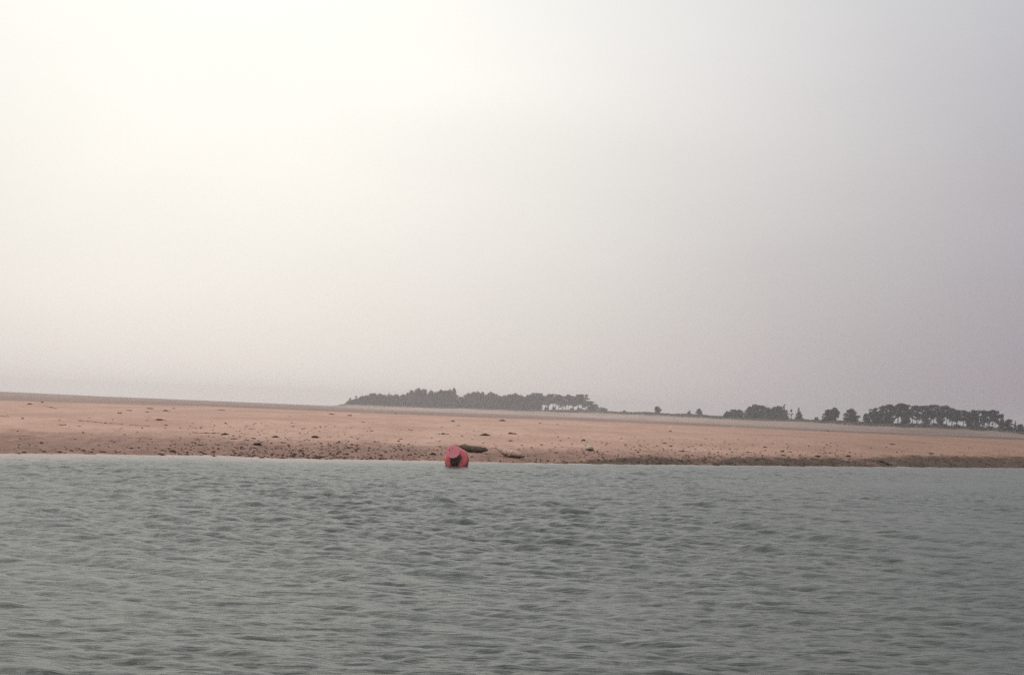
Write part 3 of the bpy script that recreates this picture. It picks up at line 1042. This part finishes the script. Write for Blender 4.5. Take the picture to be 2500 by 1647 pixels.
# ------------------------------------------------------------------ weed clumps and strands on the sand
def weed_proto(seed):
    rnd = random.Random(seed)
    bm = bmesh.new()
    for q_ in range(rnd.choice((3, 4, 4))):
        m_ = Matrix.Translation((rnd.uniform(-.26, .26), rnd.uniform(-.2, .2), rnd.uniform(.12, .26))) @ Matrix.Diagonal((rnd.uniform(.16, .30), rnd.uniform(.16, .3), rnd.uniform(.2, .42), 1))
        r_ = bmesh.ops.create_icosphere(bm, subdivisions=2, radius=1.0)
        for v_ in r_['verts']:
            v_.co *= 1 + rnd.uniform(-.22, .22)
            v_.co = m_ @ v_.co
    for q_ in range(13):                   # fronds trailing off the lump
        a_, l_ = rnd.choice((0, math.pi)) + rnd.gauss(0, .7), rnd.uniform(.35, .56)
        w_ = rnd.uniform(.04, .08)
        prev = None
        for s_ in range(4):
            f_ = s_ / 3
            aa = a_ + f_ * rnd.uniform(-.5, .5)
            c_ = Vector((math.cos(aa) * l_ * f_, math.sin(aa) * l_ * f_, .30 * (1 - f_) + .06))
            n_ = Vector((-math.sin(aa), math.cos(aa), rnd.uniform(-.4, .4))) * w_ * (1 - f_ * .7)
            cur = (bm.verts.new(c_ - n_), bm.verts.new(c_ + n_), bm.verts.new(c_ + Vector((0, 0, .05))))
            if prev:
                bm.faces.new((prev[0], prev[2], cur[2], cur[0]))
                bm.faces.new((prev[2], prev[1], cur[1], cur[2]))
            prev = cur
    for v_ in bm.verts:
        v_.co.z = max(v_.co.z, -.1)
    return bm


WEEDS = []
for s_ in range(9):
    WEEDS.append((bm_mesh('seaweed_clump', weed_proto(s_), M_WEED), bm_mesh('seaweed_clump', weed_proto(s_ + 40), M_WEED_B)))
rw_ = random.Random(4)
G_W = 'seaweed clumps stranded on the sandbank'


def weed(px, py, w, h, label=None, group=G_W, brown=False):
    p = hit(px, py + h * .4)
    sc = p.y / F
    me_ = rw_.choice(WEEDS)[1 if brown else 0]
    o = link_mesh('seaweed_clump', me_)
    o.location = p
    o.rotation_euler = (0, 0, rw_.uniform(-.25, .25) + (math.pi if rw_.random() < .5 else 0))
    o.scale = (w * sc * 1.2, max(w * sc * .85, .12), max(h * sc * 1.05, .04))
    tag(o, label, 'seaweed', group)
    return o


BIG = [
    (627.5, 1083, 24, 10, 'largest black seaweed clump, low on the sand, lying well left of the buoy'),
    (551, 1058, 17, 9, 'black rounded seaweed clump up and left of the largest one'),
    (672, 1065, 18, 7, 'black seaweed clump tapering to one side, third in the row of four'),
    (769, 1065, 17, 9, 'black blunt seaweed clump, last of the row of four before the buoy'),
    (390, 1023, 25, 7, 'wide spiky dark clump of weed high on the left part of the bank'),
    (405, 1001, 18, 5, 'flat dark weed strip near the top of the bank above the wide spiky clump'),
    (366, 996, 17, 4, 'thin dark weed strip topmost on the left part of the bank'),
    (73, 985, 17, 5, 'dark weed clump at the top of the sand nearest the left edge'),
    (104, 981, 9, 4, 'small dark weed bit beside the clump nearest the left edge'),
    (55, 1020.5, 7, 5, 'single small dark weed lump in the middle of the sand near the left edge'),
    (420, 1100, 15, 9, 'rounded dark weed lump just above the wash on the left shore'),
    (397, 1109, 13, 7, 'dark weed lump in the wash below the rounded one'),
    (320, 1093, 14, 5, 'spread of dark weed above the wash left of the rounded lump'),
    (145, 1102, 19, 6, 'longest of the dark weed strips at the far left waterline'),
    (571, 1070, 17, 4, 'thin weed strip right below the black rounded clump'),
    (810, 1010, 17, 4, 'straight dark weed strip at the top of the sand below the pine wood tip'),
    (853, 1013, 12, 4, 'dark weed bit at the top of the sand just past the pine wood tip'),
    (1082, 1057.5, 13, 6, 'dark weed clump with a crumb beside it, straight above the buoy'),
    (1187, 1060, 27, 8, 'long dark weed clump above the dark seal'),
    (1251, 1057, 19, 6, 'oblong dark weed clump above the tan seal'),
    (1247.7, 1074.5, 11, 5, 'smaller dark weed clump between the oblong one and the tan seal'),
    (1224.6, 1025, 17, 6, 'weed clump with an upright frond near the top of the bank'),
    (1055.5, 1107.5, 19, 7, 'black weed clump at the water edge just left of the buoy'),
    (1105, 1027, 11, 4, 'small weed strip high on the bank above the buoy'),
    (1424, 1073.5, 11, 5, 'short slanting weed clump above the pale spotted seal'),
    (1636, 1051.5, 10, 4, 'dark weed bit below the pale shell on the upper sand'),
    (1621.6, 1081, 9, 4, 'upper of two small dark weed clumps below the pair of small pines'),
    (1636.8, 1088, 10, 4, 'lower of two small dark weed clumps below the pair of small pines'),
    (1663.7, 1099.5, 17, 4, 'thin dark weed strip along the top of the muddy face'),
    (1605, 1131, 15, 3, 'black weed strip right on the waterline of the muddy face'),
    (1868, 1090, 9, 5, 'dark weed lump on the clean sand below the small copse'),
    (1825, 1103, 9, 4, 'weed bit on the edge of the mud below the small copse'),
    (1910, 1101, 10, 5, 'dark weed clump on the edge of the mud beside a crumb'),
    (1915, 1111.5, 17, 4, 'slanting thin weed strip just below the clump with the crumb'),
    (1998, 1112, 17, 7, 'broad weed clump on the mud below the two round pines'),
    (2072, 1112, 13, 6, 'dark rounded weed clump on the mud below the last wood'),
    (2180, 1083, 15, 4, 'dark weed strip alone on the clean sand below the last wood'),
    (2273.6, 1106, 13, 5, 'slanting weed clump on the mud top nearest the right edge'),
    (2020, 1051, 8, 3, 'dark weed bit on the very crest of the bank below the round pines'),
]
for px, py, w, h, lab in BIG:
    weed(px, py, w, h, lab, brown=(lab.startswith('thin') and px < 600))
P = [hit(*q_) for q_ in ((2142, 1124.5), (2150, 1128.5), (2158, 1131), (2167, 1134), (2178, 1136.5))]
bm = bmesh.new()
tube_bm(bm, [p_ + Vector((0, 0, r_ * .6)) for p_, r_ in zip(P, (.05, .085, .08, .06, .03))], [.05, .085, .08, .055, .02], 9)
r_ = bmesh.ops.subdivide_edges(bm, edges=bm.edges[:], cuts=2, use_grid_fill=True)
for v_ in bm.verts:
    v_.co += Vector((rw_.uniform(-.02, .02), rw_.uniform(-.03, .03), rw_.uniform(-.018, .018)))
tag(link_mesh('seaweed_clump', bm_mesh('seaweed_clump', bm, M_WEED)), 'longest dark streak of weed, slanting down the muddy face below the last wood', 'seaweed', G_W)
SMALL = [(124, 993, 16, 2), (291, 1007, 10, 4), (315, 1001, 12, 3), (359, 1005, 10, 3), (424, 996, 7, 3), (407, 1037.5, 7, 4), (550, 1032, 7, 4), (614, 1047, 16, 2), (617, 1069, 9, 3), (539, 1000, 18, 3),
         (708, 1015, 8, 2), (712, 1031, 7, 3), (716, 1040, 8, 4), (690, 1079, 14, 4), (744, 1074, 6, 3), (804, 1084, 8, 3), (851, 1076, 6, 3), (887, 1029, 8, 3), (906, 1051, 9, 3), (966, 1007, 8, 3),
         (1078.6, 1041, 7, 3), (1120, 1038, 8, 3), (1093, 1059, 5, 3), (978, 1071, 10, 3), (1318, 1032, 7, 3), (1361, 1035, 7, 2), (1389, 1068, 5, 3), (1136, 1083, 5, 3), (1180, 1081, 5, 3), (1210, 1087.5, 7, 3),
         (1266, 1095, 7, 4), (1298, 1092, 7, 4), (1356, 1090, 6, 3), (1482, 1082, 6, 3), (1518, 1070, 5, 3), (1562, 1085, 6, 3), (1074, 1090, 6, 4), (1047, 1094, 5, 3), (963, 1094, 8, 4),
         (1930, 1102.5, 6, 3), (2164, 1091, 5, 3), (2190, 1103, 5, 5), (2002, 1104, 5, 3), (2011, 1092, 6, 2), (468, 1080, 6, 4), (361, 1084, 6, 3), (338, 1091, 8, 4)]
for px, py, w, h in SMALL:
    weed(px, py, w, h, 'small dark seaweed scrap, one of many dotted over the open sand', 'small seaweed scraps dotted over the open sand', brown=rw_.random() < .5)
EDGE = [(59, 1104, 11, 5), (106, 1101, 11, 5), (174, 1101, 10, 4), (202, 1100, 13, 4), (223, 1104, 9, 4), (250, 1104, 16, 4), (441, 1108, 10, 4), (489, 1103, 11, 5), (523, 1112, 13, 4), (852, 1092, 13, 5), (905, 1117, 12, 4), (940, 1119, 12, 4),
        (1847, 1122, 13, 4), (1700, 1133, 14, 3), (1745, 1133, 12, 3), (1925, 1136, 13, 3), (1960, 1136, 16, 3), (610, 1113, 12, 5), (640, 1116, 12, 5), (690, 1110, 10, 5), (735, 1114, 12, 4), (770, 1118, 14, 4)]
for px, py, w, h in EDGE:
    weed(px, py, w, h, 'dark weed scrap washed up along the waterline, one of many', 'weed scraps washed up along the waterline')

# wrack strands: long thin lines of dry weed on the left part of the bank
for pts, lab in (
        ([(196, 1027), (215, 1028.5), (240, 1031), (262, 1033.5), (285, 1035), (303, 1036.5)], 'longest curved line of dry weed across the left part of the sand'),
        ([(318, 1037), (335, 1038.5), (352, 1039.5), (368, 1041)], 'thin dry weed line continuing the longest curved one'),
        ([(138, 1037), (150, 1038), (163, 1037.5)], 'short dry weed line below the start of the longest one'),
        ([(106, 990), (120, 993), (137, 998)], 'slanting dry weed line just under the top of the sand at left'),
        ([(470, 1056), (500, 1057.5), (520, 1058), (535, 1057)], 'thin dry weed line leading up to the black rounded clump'),
        ([(0, 1016), (12, 1017), (24, 1017.5)], 'short weed line cut by the left edge of the view')):
    P = [hit(*q_) for q_ in pts]
    bm = bmesh.new()
    fine_p = []
    for a_, b_ in zip(P[:-1], P[1:]):
        for s_ in range(6):
            c_ = a_.lerp(b_, s_ / 6) + Vector((rw_.uniform(-.05, .05), rw_.uniform(-.35, .35), 0))
            c_.z = ground_z(c_.x, c_.y) + .006
            fine_p.append(c_)
    tube_bm(bm, fine_p, [rw_.choice((.006, .014, .024, .040)) for _ in fine_p], 6)
    o = link_mesh('seaweed_strand', bm_mesh('seaweed_strand', bm, M_WRACK))
    tag(o, lab, 'seaweed', 'dry wrack lines on the sandbank')


# pale shells
def shell_bm():
    bm = bmesh.new()
    bmesh.ops.create_uvsphere(bm, u_segments=14, v_segments=8, radius=.5)
    for v_ in bm.verts:
        a_ = math.atan2(v_.co.y, v_.co.x)
        v_.co.x *= 1 + .06 * math.cos(a_ * 9)
        v_.co.y *= .7 + .05 * math.cos(a_ * 9)
        v_.co.z = max(v_.co.z * .4, -.05)
    return bm


for px, py, w, lab in ((1637, 1043, 9, 'flat pale shell above the dark weed bit on the upper sand'), (1790, 1043, 5, 'small bright shell near the top of the sand below the copse')):
    p = hit(px, py)
    o = link_mesh('pale_shell', bm_mesh('pale_shell', shell_bm(), M_SHELL))
    o.location = p
    s_ = w * p.y / F
    o.scale = (s_, s_, s_ * .9)
    tag(o, lab, 'shell', 'pale shells on the upper sand')

# shingle and weed crumbs along the waterline
g = np.random.default_rng(33)
base = bmesh.new()
bmesh.ops.create_icosphere(base, subdivisions=1, radius=1.0)
bv = np.array([v_.co[:] for v_ in base.verts])
bf = np.array([[v_.index for v_ in f_.verts] for f_ in base.faces])
base.free()
dens = [(0, .25), (300, .5), (560, 1.3), (700, 1.5), (950, 1.3), (1080, .5), (1250, .45), (1400, .9), (1600, 1.3), (2000, 1.2), (2500, 1.2)]
V, Q = [], []
cl = np.concatenate([g.uniform(0, 2500, 60), g.normal(800, 190, 34), g.normal(1750, 320, 50)])
count = 0
while count < 4300:
    if g.random() < .5:
        px = g.choice(cl) + g.normal(0, 22)
    else:
        px = g.uniform(-40, 2540)
    if g.random() * 1.5 > interp(px, dens):
        continue
    ph = math.atan((px - 1250) / F)
    s_ = g.exponential(6.5 if px > 1350 else 3.8) - .2 if g.random() < .75 else g.uniform(4, 48)
    if s_ > 50:
        continue
    D = float(np.interp(ph, PHI, D0)) + s_
    x = math.tan(ph) * D
    z = ground_z(x, D)
    r_ = (.016 + .042 * g.random() ** 3) * (1.0 + .35 * (g.random() < .06))
    b = bv * (1 + g.uniform(-.25, .25, (len(bv), 1))) * np.array([r_ * g.uniform(.9, 1.9), r_ * g.uniform(.9, 1.8), r_ * g.uniform(.5, .95)])
    Q.append(bf + len(V) * len(bv))
    V.append(b + np.array([x, D, z + r_ * .15]))
    count += 1
tag(link_mesh('pebbles', mesh_np('pebbles', np.concatenate(V), np.concatenate(Q), M_PEB)), 'dark shingle and weed crumbs strewn along the waterline', 'pebbles', kind='stuff')

# ------------------------------------------------------------------ haze over the estuary
hz_m = bpy.data.materials.new('sea_haze')
hz_m.use_nodes = True
hn, hl = hz_m.node_tree.nodes, hz_m.node_tree.links
hn.clear()
pv = hn.new('ShaderNodeVolumePrincipled')
pv.inputs['Color'].default_value = (0.965, 0.955, 0.965, 1)
pv.inputs['Density'].default_value = 0.00037
pv.inputs['Anisotropy'].default_value = 0.66
ho = hn.new('ShaderNodeOutputMaterial')
hl.new(pv.outputs[0], ho.inputs['Volume'])
top = max(t_[2] for t_ in trees_made) + 2.0
bm = bmesh.new()
bmesh.ops.create_cube(bm, size=1.0)
for v_ in bm.verts:
    v_.co.x *= 5400
    v_.co.y = -760 if v_.co.y < 0 else 2700
    v_.co.z = -3.2 if v_.co.z < 0 else top
tag(link_mesh('haze', bm_mesh('haze', bm, hz_m, False)), 'thin pale sea haze over the estuary', 'haze', kind='stuff')
print('trees', len(trees_made), 'top', top)
